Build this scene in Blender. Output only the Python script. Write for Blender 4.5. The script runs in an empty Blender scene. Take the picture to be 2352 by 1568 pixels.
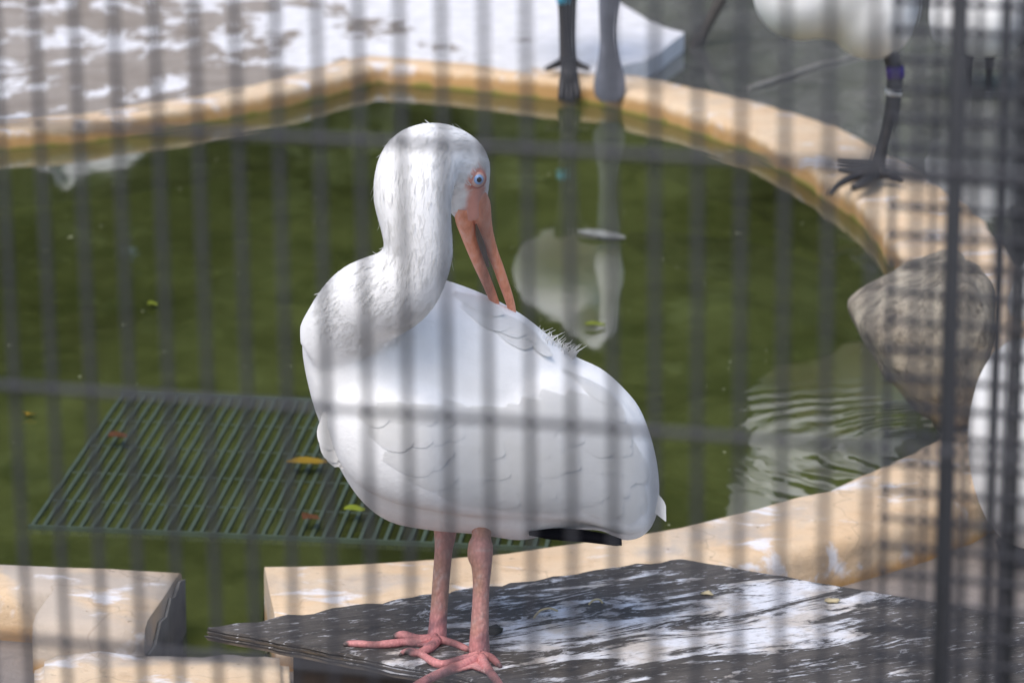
import bpy, bmesh, math, random
from mathutils import Vector, Matrix, Euler
from mathutils.bvhtree import BVHTree
from mathutils import noise as mnoise

random.seed(11)
S = bpy.context.scene
COL = S.collection
R = math.radians

# ------------------------------------------------------------------ camera
PITCH = R(14.0); HC = 1.435; FOC = 150.0
W_, H_ = 2352.0, 1568.0
FP = W_ * FOC / 36.0
cam = bpy.data.cameras.new('camera')
cam.lens = FOC; cam.sensor_width = 36.0; cam.clip_start = 0.05; cam.clip_end = 2000
camo = bpy.data.objects.new('camera', cam); COL.objects.link(camo)
camo.location = (0, 0, HC); camo.rotation_euler = (R(90) - PITCH, 0, 0)
cam.dof.use_dof = True
cam.dof.focus_distance = 4.03
cam.dof.aperture_fstop = 11.8
S.camera = camo

# ------------------------------------------------------------------ world, sun, exposure
wd = bpy.data.worlds.new('World'); S.world = wd; wd.use_nodes = True
nt = wd.node_tree; nt.nodes.clear()
sky = nt.nodes.new('ShaderNodeTexSky'); sky.sky_type = 'NISHITA'; sky.sun_disc = False
SUN_EL, SUN_AZ = R(60), R(212)          # azimuth clockwise from +Y
sky.sun_elevation = SUN_EL; sky.sun_rotation = SUN_AZ
sky.air_density = 1.0; sky.dust_density = 3.0; sky.ozone_density = 1.0
bg = nt.nodes.new('ShaderNodeBackground'); bg.inputs['Strength'].default_value = 0.14
wo = nt.nodes.new('ShaderNodeOutputWorld')
nt.links.new(sky.outputs[0], bg.inputs[0]); nt.links.new(bg.outputs[0], wo.inputs[0])
sl = bpy.data.lights.new('sun', 'SUN'); sl.energy = 1.15; sl.angle = R(45); sl.color = (1.0, 0.96, 0.9)
so = bpy.data.objects.new('sun', sl); COL.objects.link(so)
sd = Vector((math.sin(SUN_AZ) * math.cos(SUN_EL), math.cos(SUN_AZ) * math.cos(SUN_EL), math.sin(SUN_EL)))
so.rotation_euler = (-sd).to_track_quat('-Z', 'Y').to_euler()
S.view_settings.view_transform = 'Standard'; S.view_settings.look = 'None'
S.view_settings.exposure = 0.64; S.view_settings.gamma = 1.0; S.view_settings.use_curve_mapping = False
S.render.engine = 'CYCLES'
S.cycles.use_denoising = True
S.cycles.max_bounces = 8; S.cycles.transparent_max_bounces = 12
S.cycles.caustics_reflective = False; S.cycles.caustics_refractive = False

# ------------------------------------------------------------------ pixel helpers (2352 x 1568 frame)
def ray(px, py):
    x = (px - W_ / 2) / FP; y = (H_ / 2 - py) / FP
    return Vector((x, math.cos(PITCH) + y * math.sin(PITCH), -math.sin(PITCH) + y * math.cos(PITCH)))
CAM = Vector((0, 0, HC))
def at(px, py, Y):
    d = ray(px, py); return CAM + d * (Y / d.y)
def on(px, py, z=0.0):
    d = ray(px, py); return CAM + d * ((z - HC) / d.z)
def mpp(Y):                                  # metres for one pixel at depth Y
    return (Y * math.cos(PITCH) + 1.2 * math.sin(PITCH)) / FP

# ------------------------------------------------------------------ material helpers
def mat(name):
    m = bpy.data.materials.new(name); m.use_nodes = True
    t = m.node_tree; b = t.nodes['Principled BSDF']
    return m, t, b
def nd(t, typ, **kw):
    n = t.nodes.new(typ)
    for k, v in kw.items(): setattr(n, k, v)
    return n
def coords(t, scale=(1, 1, 1), kind='Object', rot=(0, 0, 0)):
    c = nd(t, 'ShaderNodeTexCoord'); m = nd(t, 'ShaderNodeMapping')
    m.inputs['Scale'].default_value = scale; m.inputs['Rotation'].default_value = rot
    t.links.new(c.outputs[kind], m.inputs[0]); return m.outputs[0]
def noi(t, vec, scale, detail=6, rough=0.6, dist=0.0):
    n = nd(t, 'ShaderNodeTexNoise'); n.inputs['Scale'].default_value = scale
    n.inputs['Detail'].default_value = detail; n.inputs['Roughness'].default_value = rough
    n.inputs['Distortion'].default_value = dist
    t.links.new(vec, n.inputs['Vector']); return n.outputs['Fac']
def ramp(t, fac, stops):
    r = nd(t, 'ShaderNodeValToRGB'); e = r.color_ramp.elements
    while len(e) < len(stops): e.new(0.5)
    for el, (p, c) in zip(e, stops):
        el.position = p; el.color = c if len(c) == 4 else (*c, 1)
    t.links.new(fac, r.inputs[0]); return r.outputs[0]
def mix(t, fac, a, b, typ='MIX'):
    m = nd(t, 'ShaderNodeMix', data_type='RGBA', blend_type=typ)
    for sock, v in ((m.inputs[0], fac), (m.inputs[6], a), (m.inputs[7], b)):
        if isinstance(v, (int, float)): sock.default_value = v
        elif isinstance(v, tuple): sock.default_value = (*v, 1) if len(v) == 3 else v
        else: t.links.new(v, sock)
    return m.outputs[2]
def mth(t, op, a, b=None):
    m = nd(t, 'ShaderNodeMath', operation=op)
    for i, v in enumerate((a, b)):
        if v is None: continue
        if isinstance(v, (int, float)): m.inputs[i].default_value = v
        else: t.links.new(v, m.inputs[i])
    return m.outputs[0]
def mapr(t, v, a, b, c=0.0, d=1.0):
    m = nd(t, 'ShaderNodeMapRange'); t.links.new(v, m.inputs[0])
    for i, x in enumerate((a, b, c, d)): m.inputs[i + 1].default_value = x
    m.clamp = True; return m.outputs[0]
def bump(t, b, h, strength=0.3, dist=0.01):
    n = nd(t, 'ShaderNodeBump'); n.inputs['Strength'].default_value = strength
    n.inputs['Distance'].default_value = dist
    t.links.new(h, n.inputs['Height']); t.links.new(n.outputs[0], b.inputs['Normal'])
def posz(t):
    g = nd(t, 'ShaderNodeNewGeometry'); s = nd(t, 'ShaderNodeSeparateXYZ')
    t.links.new(g.outputs['Position'], s.inputs[0]); return s.outputs
def plain(name, c, rough=0.7, vary=0.15, scale=60, bstr=0.2):
    m, t, b = mat(name); v = coords(t)
    n = noi(t, v, scale)
    t.links.new(mix(t, mapr(t, n, .3, .7), tuple(x * (1 - vary) for x in c), tuple(min(1, x * (1 + vary)) for x in c)), b.inputs['Base Color'])
    b.inputs['Roughness'].default_value = rough
    bump(t, b, n, bstr, 0.002)
    return m
M = {}

# feathers: tint comes from the colour attribute
def feather_mat(name, base):
    m, t, b = mat(name)
    v = coords(t, (1, 1, 1)); n = noi(t, v, 260, 3); n2 = noi(t, v, 22, 4)
    c = mix(t, mapr(t, n2, .35, .7), base, tuple(x * f for x, f in zip(base, (.95, .945, .92))))
    t.links.new(c, b.inputs['Base Color']); b.inputs['Roughness'].default_value = .9
    b.inputs['Sheen Weight'].default_value = .15
    b.inputs['Specular IOR Level'].default_value = .2
    bump(t, b, n, .25, .001)
    return m
M['white_feather'] = feather_mat('white_feather', (.86, .86, .855))
def vane_mat():
    m = feather_mat('feather_vane', (.86, .86, .855)); t = m.node_tree; b = t.nodes['Principled BSDF']; out = t.nodes['Material Output']
    tl = nd(t, 'ShaderNodeBsdfTranslucent'); tl.inputs[0].default_value = (.86, .86, .85, 1)
    ms = nd(t, 'ShaderNodeMixShader'); ms.inputs[0].default_value = .35
    t.links.new(b.outputs[0], ms.inputs[1]); t.links.new(tl.outputs[0], ms.inputs[2]); t.links.new(ms.outputs[0], out.inputs[0]); return m
M['vane'] = vane_mat()
M['black_feather'] = plain('black_feather', (.004, .004, .006), .9); M['black_feather'].node_tree.nodes['Principled BSDF'].inputs['Specular IOR Level'].default_value = .1
def attr_mat():
    m, t, b = mat('ibis_skin_and_down')
    a = nd(t, 'ShaderNodeAttribute', attribute_name='col')
    v = coords(t); n = noi(t, v, 240, 4); n2 = noi(t, v, 60, 4)
    f = mapr(t, n2, .25, .75, .95, 1.02)
    c = mix(t, 1.0, a.outputs['Color'], f, 'MULTIPLY')
    t.links.new(c, b.inputs['Base Color']); b.inputs['Roughness'].default_value = .7
    b.inputs['Specular IOR Level'].default_value = .3
    bump(t, b, n, .35, .0015)
    return m
M['ibis'] = attr_mat()
def bill_mat():
    m, t, b = mat('coral_bill')
    v = coords(t, (1, 1, .25)); n = noi(t, v, 140, 5); 
    n2 = noi(t, coords(t), 45, 5)
    c = ramp(t, n, [(.3, (.60, .22, .12)), (.5, (.80, .32, .19)), (.72, (.84, .46, .34))])
    c = mix(t, mapr(t, n2, .60, .74, 0, .7), c, (.34, .16, .07))
    t.links.new(c, b.inputs['Base Color']); b.inputs['Roughness'].default_value = .42
    bump(t, b, n, .3, .001)
    return m
M['bill'] = bill_mat()
M['grey_bill'] = plain('grey_bill', (.16, .17, .21), .4, .3, 30)
M['black_leg'] = plain('black_leg', (.035, .034, .036), .55, .3, 80)
M['eye_ring'] = plain('eye_ring', (.50, .20, .16), .5)
M['iris'] = plain('iris', (.28, .46, .78), .15, .1)
M['pupil'] = plain('pupil', (.004, .004, .006), .08, .0)
M['cyan_band'] = plain('cyan_band', (.05, .42, .62), .4)
M['purple_band'] = plain('purple_band', (.05, .015, .22), .4)
M['white_band'] = plain('white_band', (.7, .7, .68), .5)
M['steel'] = plain('steel', (.046, .047, .055), .55, .2, 120, .3)
M['dark_steel'] = plain('dark_steel', (.022, .024, .028), .55, .2, 120, .3)

def rim_mat():
    m, t, b = mat('painted_concrete')
    v = coords(t); z = posz(t)
    n1 = noi(t, v, 7, 8); n2 = noi(t, v, 30, 8, .7); n3 = noi(t, v, 3.1, 6, .6, .6)
    c = mix(t, mapr(t, n1, .35, .68), (.68, .54, .38), (.64, .45, .27))
    c = mix(t, mapr(t, n2, .52, .75, 0, .55), c, (.38, .24, .13))
    c = mix(t, mapr(t, n3, .53, .62, 0, .8), c, (.44, .39, .34))          # bare grey patches
    dn = noi(t, coords(t, (1, 1.6, 1)), 13, 6, .6, .4)
    c = mix(t, mapr(t, dn, .57, .66, 0, .9), c, (.74, .73, .75))          # droppings
    vc = nd(t, 'ShaderNodeTexVoronoi', feature='DISTANCE_TO_EDGE'); vc.inputs['Scale'].default_value = 3.2
    wv_ = nd(t, 'ShaderNodeVectorMath', operation='ADD'); nv = nd(t, 'ShaderNodeTexNoise'); nv.inputs['Scale'].default_value = 14; t.links.new(v, nv.inputs['Vector'])
    sc_ = nd(t, 'ShaderNodeVectorMath', operation='SCALE'); sc_.inputs['Scale'].default_value = .12; t.links.new(nv.outputs['Color'], sc_.inputs[0])
    t.links.new(v, wv_.inputs[0]); t.links.new(sc_.outputs[0], wv_.inputs[1]); t.links.new(wv_.outputs[0], vc.inputs['Vector'])
    c = mix(t, mapr(t, vc.outputs['Distance'], .007, .001, 0, .28), c, (.22, .16, .11))          # hairline cracks
    pit = noi(t, v, 95, 3, .5); c = mix(t, mapr(t, pit, .68, .74, 0, .6), c, (.20, .14, .09))
    lo = noi(t, v, 16, 6)
    zz = mth(t, 'ADD', z[2], mth(t, 'MULTIPLY', mth(t, 'SUBTRACT', lo, .5), .035))
    c = mix(t, mapr(t, zz, .030, .016, 0, .85), c, (.46, .25, .075))       # rust-brown tide line
    c = mix(t, mapr(t, zz, .007, -.001, 0, .92), c, (.24, .22, .04))       # algae at the waterline
    c = mix(t, mapr(t, zz, -.006, -.03), c, (.035, .045, .012))
    t.links.new(c, b.inputs['Base Color']); b.inputs['Roughness'].default_value = .8
    bump(t, b, mth(t, 'ADD', n2, mth(t, 'MULTIPLY', n1, 1.5)), .6, .006)
    return m
M['rim'] = rim_mat()
def slab_mat():
    m, t, b = mat('stained_concrete')
    v = coords(t); n1 = noi(t, v, 2.2, 8); n2 = noi(t, v, 18, 8, .7)
    c = mix(t, mapr(t, n1, .35, .65), (.25, .215, .18), (.34, .305, .27))
    c = mix(t, mapr(t, n2, .45, .75, 0, .6), c, (.13, .10, .08))
    # dropping splashes, denser towards +X and away from the rim
    z = posz(t)
    d = noi(t, coords(t, (1, .55, 1)), 7.0, 9, .68, .3)
    dens = mth(t, 'ADD', mth(t, 'MULTIPLY', mth(t, 'ADD', z[0], .25), .30), mth(t, 'MULTIPLY', mth(t, 'SUBTRACT', z[1], 8.2), .05))
    dens = mth(t, 'MINIMUM', mth(t, 'MAXIMUM', dens, -.11), .12)
    d2 = mth(t, 'ADD', d, mth(t, 'ADD', dens, .10))
    n4 = noi(t, v, 26, 5)
    c = mix(t, mapr(t, d2, .50, .56), c, mix(t, mapr(t, n4, .35, .7), (.62, .62, .62), (.80, .80, .83)))
    t.links.new(c, b.inputs['Base Color']); b.inputs['Roughness'].default_value = .85
    bump(t, b, n2, .5, .006)
    return m
M['slab'] = slab_mat()
def apron_mat():
    m, t, b = mat('grey_ground')
    v = coords(t); n1 = noi(t, v, 5, 8); n2 = noi(t, v, 40, 8, .7)
    c = mix(t, mapr(t, n1, .35, .65), (.19, .165, .15), (.27, .24, .22))
    c = mix(t, mapr(t, n2, .45, .75, 0, .5), c, (.10, .085, .075))
    t.links.new(c, b.inputs['Base Color']); b.inputs['Roughness'].default_value = .9
    bump(t, b, n2, .6, .008); return m
M['apron'] = apron_mat()
M['mud'] = plain('mud', (.09, .085, .075), .9, .3, 2)
M['bank'] = plain('bank', (.07, .085, .035), .95, .4, 3)
def algae_mat():
    m, t, b = mat('algae')
    v = coords(t); n1 = noi(t, v, 4, 8, .65); n2 = noi(t, v, 22, 8, .7)
    c = mix(t, mapr(t, n1, .32, .68), (.055, .070, .014), (.12, .145, .024))
    c = mix(t, mapr(t, n2, .5, .8, 0, .7), c, (.17, .18, .035))
    t.links.new(c, b.inputs['Base Color']); b.inputs['Roughness'].default_value = .9
    bump(t, b, n2, .6, .01); return m
M['algae'] = algae_mat()
def water_mat(name, tint, ripple_c=None, calm=.25, murk=(.045, .055, .014), turb=.5):
    m, t, b = mat(name); t.nodes.remove(b)
    out = t.nodes['Material Output']
    g = nd(t, 'ShaderNodeNewGeometry')
    mp = nd(t, 'ShaderNodeMapping'); mp.inputs['Scale'].default_value = (1, .6, 1)
    t.links.new(g.outputs['Position'], mp.inputs[0])
    h = mth(t, 'MULTIPLY', noi(t, mp.outputs[0], 5.0, 3, .5), calm)
    if ripple_c is not None:
        d = nd(t, 'ShaderNodeVectorMath', operation='DISTANCE'); t.links.new(g.outputs['Position'], d.inputs[0])
        d.inputs[1].default_value = ripple_c
        wob = mth(t, 'ADD', d.outputs['Value'], mth(t, 'MULTIPLY', noi(t, mp.outputs[0], 4, 4), .16))
        wv = mth(t, 'SINE', mth(t, 'MULTIPLY', wob, 150.0))
        amp = mapr(t, d.outputs['Value'], .04, .42, .10, 0)
        amp2 = mth(t, 'MULTIPLY', amp, mapr(t, noi(t, mp.outputs[0], 6, 3), .42, .62, .05, 1))
        h = mth(t, 'ADD', h, mth(t, 'MULTIPLY', wv, amp2))
    bp = nd(t, 'ShaderNodeBump'); bp.inputs['Strength'].default_value = .6; bp.inputs['Distance'].default_value = .012
    t.links.new(h, bp.inputs['Height'])
    fr = nd(t, 'ShaderNodeFresnel'); fr.inputs[0].default_value = 1.60; t.links.new(bp.outputs[0], fr.inputs['Normal'])
    tr = nd(t, 'ShaderNodeBsdfTransparent'); tr.inputs[0].default_value = (*tint, 1)
    gl = nd(t, 'ShaderNodeBsdfGlossy'); gl.inputs['Roughness'].default_value = .03; t.links.new(bp.outputs[0], gl.inputs['Normal'])
    ms = nd(t, 'ShaderNodeMixShader')
    df = nd(t, 'ShaderNodeBsdfDiffuse'); wn = noi(t, mp.outputs[0], 1.9, 7, .66, .5); wn2 = noi(t, mp.outputs[0], 26.0, 6, .65)
    dc = mix(t, mapr(t, wn, .36, .64), tuple(x * .42 for x in murk), tuple(x * 1.3 for x in murk))
    dc = mix(t, mapr(t, noi(t, mp.outputs[0], 8.0, 6, .7, .8), .48, .66, 0, .65), dc, tuple(x * f for x, f in zip(murk, (.45, .5, .45))))
    dc = mix(t, mapr(t, wn2, .55, .8, 0, .5), dc, tuple(x * 1.9 for x in murk)); t.links.new(dc, df.inputs[0])
    m2 = nd(t, 'ShaderNodeMixShader'); m2.inputs[0].default_value = turb
    t.links.new(tr.outputs[0], m2.inputs[1]); t.links.new(df.outputs[0], m2.inputs[2])
    t.links.new(fr.outputs[0], ms.inputs[0]); t.links.new(m2.outputs[0], ms.inputs[1]); t.links.new(gl.outputs[0], ms.inputs[2])
    t.links.new(ms.outputs[0], out.inputs[0]); return m
def board_mat():
    m, t, b = mat('weathered_plywood')
    v = coords(t, (1, 5, 1)); vo = coords(t)
    gr = noi(t, coords(t, (2, 40, 2)), 9, 8, .7); n1 = noi(t, v, 5, 8, .65); n2 = noi(t, vo, 130, 4, .6)
    c = mix(t, mapr(t, n1, .35, .65), (.026, .023, .021), (.11, .098, .088))
    c = mix(t, mapr(t, gr, .5, .75, 0, .7), c, (.18, .16, .14))
    sp = nd(t, 'ShaderNodeSeparateXYZ'); t.links.new(vo, sp.inputs[0])
    # whitewash of droppings streaked along the grain, thickest mid board
    d = noi(t, coords(t, (1.3, 4.2, 1)), 5.6, 10, .70, 1.2)
    gx = mapr(t, mth(t, 'ABSOLUTE', mth(t, 'SUBTRACT', sp.outputs[0], .39)), .16, .40, .09, -.08)
    gy = mapr(t, mth(t, 'ABSOLUTE', mth(t, 'SUBTRACT', sp.outputs[1], -.19)), .03, .19, .055, -.09)
    d2 = mth(t, 'ADD', d, mth(t, 'ADD', gx, gy))
    d3 = mth(t, 'ADD', d2, mth(t, 'MULTIPLY', mth(t, 'SUBTRACT', n2, .5), .10))
    wcol = mix(t, mapr(t, noi(t, vo, 16, 5), .45, .62), (.74, .75, .79), (.58, .53, .48))
    c = mix(t, mapr(t, d3, .595, .65), c, wcol)
    c = mix(t, mapr(t, noi(t, coords(t, (1, 2.2, 1)), 60, 6, .75), .52, .72, 0, .75), c, mix(t, mapr(t, n1, .4, .6), (.20, .175, .15), (.02, .018, .017)))
    fl = noi(t, coords(t, (1, 3, 1)), 46, 5, .7)
    c = mix(t, mapr(t, fl, .585, .66, 0, .85), c, (.6, .6, .62))
    # layered, paler cut edge
    z = sp.outputs[2]
    side = nd(t, 'ShaderNodeNewGeometry'); ns = nd(t, 'ShaderNodeSeparateXYZ'); t.links.new(side.outputs['True Normal'], ns.inputs[0])
    lay = mth(t, 'SINE', mth(t, 'MULTIPLY', z, 900.0))
    ec = mix(t, mapr(t, lay, -.3, .4), (.055, .045, .038), (.22, .17, .12))
    ec = mix(t, mapr(t, n1, .4, .6, 0, .6), ec, (.05, .043, .038))
    c = mix(t, mapr(t, ns.outputs[2], .7, .5), c, ec)
    t.links.new(c, b.inputs['Base Color']); b.inputs['Roughness'].default_value = .75
    bump(t, b, mth(t, 'ADD', gr, mth(t, 'ADD', n2, mth(t, 'MULTIPLY', mapr(t, d3, .57, .66), .8))), .7, .003)
    return m
M['board'] = board_mat()
M['dark_wood'] = plain('dark_wood', (.035, .022, .014), .8, .4, 20)
def rock_mat():
    m, t, b = mat('boulder_stone')
    v = coords(t); n1 = noi(t, v, 9, 8); n2 = noi(t, v, 45, 8, .7)
    c = mix(t, mapr(t, n1, .35, .65), (.30, .255, .195), (.45, .40, .31))
    c = mix(t, mapr(t, n2, .46, .66, 0, .85), c, (.08, .066, .052))
    t.links.new(c, b.inputs['Base Color']); b.inputs['Roughness'].default_value = .85
    bump(t, b, mth(t, 'ADD', n1, n2), .8, .01); return m
M['rock'] = rock_mat()
M['grate'] = plain('grate', (.050, .072, .044), .6, .25, 40)
M['leaf_y'] = plain('leaf_y', (.42, .27, .02), .6); M['leaf_g'] = plain('leaf_g', (.30, .36, .03), .6)
M['leaf_b'] = plain('leaf_b', (.17, .07, .025), .7)
M['straw'] = plain('straw', (.55, .46, .28), .7); M['bark'] = plain('bark', (.09, .065, .045), .9, .3, 8)
M['stick'] = plain('stick', (.05, .045, .04), .8); M['rope'] = plain('rope', (.22, .215, .20), .9)
def leaf_mat():
    m, t, b = mat('tree_leaves')
    v = coords(t); n = noi(t, v, .9, 4)
    t.links.new(mix(t, mapr(t, n, .35, .65), (.022, .034, .010), (.060, .085, .022)), b.inputs['Base Color'])
    b.inputs['Roughness'].default_value = .7; return m
M['leaves'] = leaf_mat()

# ------------------------------------------------------------------ object helpers
def tag(o, label=None, cat=None, group=None, kind=None):
    if label: o['label'] = label
    if cat: o['category'] = cat
    if group: o['group'] = group
    if kind: o['kind'] = kind
    return o
def empty(name, loc=(0, 0, 0)):
    o = bpy.data.objects.new(name, None); COL.objects.link(o); o.location = loc; o.empty_display_size = .02
    return o
def put(name, me, m, parent=None, smooth=True):
    if isinstance(me, bmesh.types.BMesh):
        bm = me; me = bpy.data.meshes.new(name); bm.to_mesh(me); bm.free()
    if m is not None:
        me.materials.clear(); me.materials.append(m)
    for p in me.polygons: p.use_smooth = smooth
    o = bpy.data.objects.new(name, me); COL.objects.link(o)
    if parent is not None:
        o.parent = parent
        o.matrix_parent_inverse = Matrix.Translation(-Vector(parent.location)) @ Matrix.Identity(4)
    return o
def copyo(o, parent=None):
    c = o.copy(); COL.objects.link(c)
    if parent is not None: c.parent = parent
    return c
def loft(bm, rings, close=True, cap=True):
    vr = [[bm.verts.new(p) for p in r] for r in rings]
    n = len(rings[0])
    for a, b in zip(vr, vr[1:]):
        for i in range(n if close else n - 1):
            j = (i + 1) % n
            try: bm.faces.new((a[i], a[j], b[j], b[i]))
            except ValueError: pass
    if cap and close:
        for r, f in ((vr[0], True), (vr[-1], False)):
            try: bm.faces.new(r[::-1] if f else r)
            except ValueError: pass
    return vr
def spline(pts, n):
    """Catmull-Rom through tuples of floats, n samples per span"""
    out = []; P = [pts[0]] + list(pts) + [pts[-1]]
    for i in range(1, len(P) - 2):
        for k in range(n):
            t = k / n
            out.append(tuple(.5 * ((2 * b) + (c - a) * t + (2 * a - 5 * b + 4 * c - d) * t * t + (3 * b - a - 3 * c + d) * t ** 3)
                             for a, b, c, d in zip(P[i - 1], P[i], P[i + 1], P[i + 2])))
    out.append(tuple(pts[-1])); return out
def tube(bm, pts, rad, seg=12, flat=1.0, up=None):
    """tapered tube through points; flat scales the second cross axis"""
    rings = []; n = len(pts); prev = None
    for i, p in enumerate(pts):
        d = (pts[min(i + 1, n - 1)] - pts[max(i - 1, 0)]).normalized()
        if up is not None: a = up
        else: a = prev if prev is not None else (Vector((0, 0, 1)) if abs(d.z) < .9 else Vector((1, 0, 0)))
        x = (a - d * a.dot(d)).normalized(); prev = x
        y = d.cross(x)
        rr = rad[i]; rx, ry = rr if isinstance(rr, tuple) else (rr, rr * flat)
        rings.append([p + x * (rx * math.cos(2 * math.pi * k / seg)) + y * (ry * math.sin(2 * math.pi * k / seg)) for k in range(seg)])
    loft(bm, rings)
def stube(bm, data, n=4, seg=12, flat=1.0, up=None):
    """data: (Vector, radius) list, smoothed"""
    d = spline([(*p, r) for p, r in data], n)
    tube(bm, [Vector(q[:3]) for q in d], [max(q[3], .0003) for q in d], seg, flat, up)
def slices(bm, rows, seg=28, ex=2.25, n=4):
    """rows: (px, ytop, ybot, Ycentre, halfdepth): body as a chain of vertical cross-sections"""
    rings = []
    for px, yt, yb, Y, hd in spline(rows, n):
        a, b = at(px, yt, Y), at(px, yb, Y); c = (a + b) / 2; h = max((a.z - b.z) / 2, .002); hd = max(hd, .002)
        r = []
        for k in range(seg):
            th = 2 * math.pi * k / seg; cs, sn = math.cos(th), math.sin(th)
            e = 2 / ex
            r.append(Vector((c.x, c.y + hd * math.copysign(abs(cs) ** e, cs), c.z + h * math.copysign(abs(sn) ** e, sn))))
        rings.append(r)
    loft(bm, rings)
def fuse(bm, voxel, smooth_n):
    bmesh.ops.recalc_face_normals(bm, faces=bm.faces)
    me = bpy.data.meshes.new('tmp'); bm.to_mesh(me); bm.free()
    o = bpy.data.objects.new('tmp', me); COL.objects.link(o)
    md = o.modifiers.new('r', 'REMESH'); md.mode = 'VOXEL'; md.voxel_size = voxel
    sm = o.modifiers.new('s', 'SMOOTH'); sm.iterations = smooth_n; sm.factor = .5
    dg = bpy.context.evaluated_depsgraph_get(); dg.update()
    res = bpy.data.meshes.new_from_object(o.evaluated_get(dg))
    bpy.data.objects.remove(o); return res
def box(bm, c, s, rot=None):
    r = bmesh.ops.create_cube(bm, size=1.0)
    mt = Matrix.Translation(c) @ (rot.to_4x4() if rot else Matrix.Identity(4)) @ Matrix.Diagonal((*s, 1))
    bmesh.ops.transform(bm, matrix=mt, verts=r['verts'])
def poly_sheet(name, pts, m, kind='structure', depth=0.0, parent=None):
    bm = bmesh.new(); vs = [bm.verts.new(p) for p in pts]
    f = bm.faces.new(vs); f.normal_update()
    if f.normal.z < 0: f.normal_flip()
    if depth:
        vb = [bm.verts.new((v.co.x, v.co.y, v.co.z - depth)) for v in vs]
        for i in range(len(vs)):
            j = (i + 1) % len(vs); bm.faces.new((vs[i], vs[j], vb[j], vb[i]))
    bmesh.ops.triangulate(bm, faces=[f])
    for fc in bm.faces:
        fc.normal_update()
    o = put(name, bm, m, parent, smooth=False)
    if kind: o['kind'] = kind
    return o

# ================================================================== SETTING
ground = poly_sheet('ground', [(-150, -60, -.32), (150, -60, -.32), (150, 240, -.32), (-150, 240, -.32)], M['mud'])

# rim stations: (point, top height, width, outward override)
near = [(606, 1294), (690, 1291), (781, 1288), (1000, 1277), (1151, 1263), (1350, 1238), (1562, 1202), (1730, 1162), (1898, 1118), (2042, 1055), (2150, 1000), (2225, 930)]
side = [(2235, 820), (2190, 730), (2120, 668)]
far = [(2049, 612), (1982, 523), (1898, 460), (1864, 433), (1730, 356), (1562, 292), (1369, 240), (1100, 212), (960, 197), (868, 190), (845, 196), (750, 225), (640, 252), (400, 298), (200, 328), (0, 345), (-200, 365), (-450, 425)]
left = [(-680, 600), (-740, 850), (-600, 1140), (-380, 1255)]
nleft = [(-160, 1278), (0, 1287), (178, 1296), (190, 1296.5), (250, 1300), (330, 1304), (418, 1308)]
st = []
for p in near: st.append((on(*p, .07), .07, .20 if p[0] < 1300 else .155))
for p in side: st.append((on(*p, .06), .06, .16))
for p in far: st.append((on(*p, 0), .036, .085 + .085 * min(1, max(0, (p[0] - 1000) / 700))))
for p in left: st.append((on(*p, 0), .055, .14))
for p in nleft: st.append((on(*p, .07), .07, .10 if p[0] < 182 else .20))
cen = sum((s[0] for s in st), Vector()) / len(st)
def dens(st):
    out = []
    for (a, za, wa), (b, zb, wb) in zip(st, st[1:]):
        L = (b - a).length; k = max(1, int(L / .05))
        for i in range(k):
            t = i / k; out.append((a.lerp(b, t), za + (zb - za) * t, wa + (wb - wa) * t if abs(wa - wb) < .08 else wa))
    out.append(st[-1]); return out
sd_ = dens(st)
rings = []; outer = []
ENDN = (on(318, 1452, .07) - on(418, 1308, .07)).normalized()
for i, (p, zt, w) in enumerate(sd_):
    a, b = sd_[max(i - 2, 0)][0], sd_[min(i + 2, len(sd_) - 1)][0]
    t = Vector((b.x - a.x, b.y - a.y, 0)).normalized(); nrm = Vector((t.y, -t.x, 0))
    if nrm.dot(p - cen) < 0: nrm = -nrm
    if i > len(sd_) - 3: nrm = ENDN
    q = Vector((p.x, p.y, 0))
    nz = lambda k, s=.006: s * (mnoise.noise(Vector((p.x * 9, p.y * 9, k * 7.3))) + .5 * mnoise.noise(Vector((p.x * 31, p.y * 31, k * 3.3))))
    prof = [(0, -.30), (nz(1), -.02), (nz(2), zt - .014), (.004 + nz(3), zt - .004), (.014 + nz(3), zt + nz(4, .003)),
            (w * .5, zt + nz(5, .004)), (w - .018 + nz(6), zt + nz(7, .003)), (w - .004 + nz(6), zt - .006), (w + nz(8), zt - .02), (w + nz(9), -.30)]
    rings.append([q + nrm * u + Vector((0, 0, z)) for u, z in prof]); outer.append(q + nrm * w)
bm = bmesh.new(); loft(bm, rings, close=True, cap=True)
bmesh.ops.recalc_face_normals(bm, faces=bm.faces)
rim = put('pond_rim', bm, M['rim'])
for p in rim.data.polygons: p.use_smooth = len(p.vertices) == 4
tag(rim, 'cream painted concrete rim curving round the green pond, with a notch', 'pond rim')
# bare grey cement on the broken end of the notch
e = sd_[-1]; nrm = ENDN; q = Vector((e[0].x + .001, e[0].y, 0))
bm = bmesh.new()
fr = [(.004, -.28), (.003, .060), (.03, .066), (.055, .056), (.075, .061), (.10, .048), (.13, .052), (.16, .034), (.19, .036), (.196, -.28)]
a = [bm.verts.new(q + nrm * u + Vector((0, 0, z))) for u, z in fr]; b = [bm.verts.new(v.co + Vector((.0030, 0, 0))) for v in a]
bm.faces.new(a[::-1]); bm.faces.new(b)
for i in range(len(a)):
    j = (i + 1) % len(a); bm.faces.new((a[i], a[j], b[j], b[i]))
bmesh.ops.recalc_face_normals(bm, faces=bm.faces)
M['cement'] = plain('cement', (.17, .165, .155), .9, .35, 25, .6)
put('broken_end', bm, M['cement'], rim, False)['label'] = 'bare grey cement end face of the notch'

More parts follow.
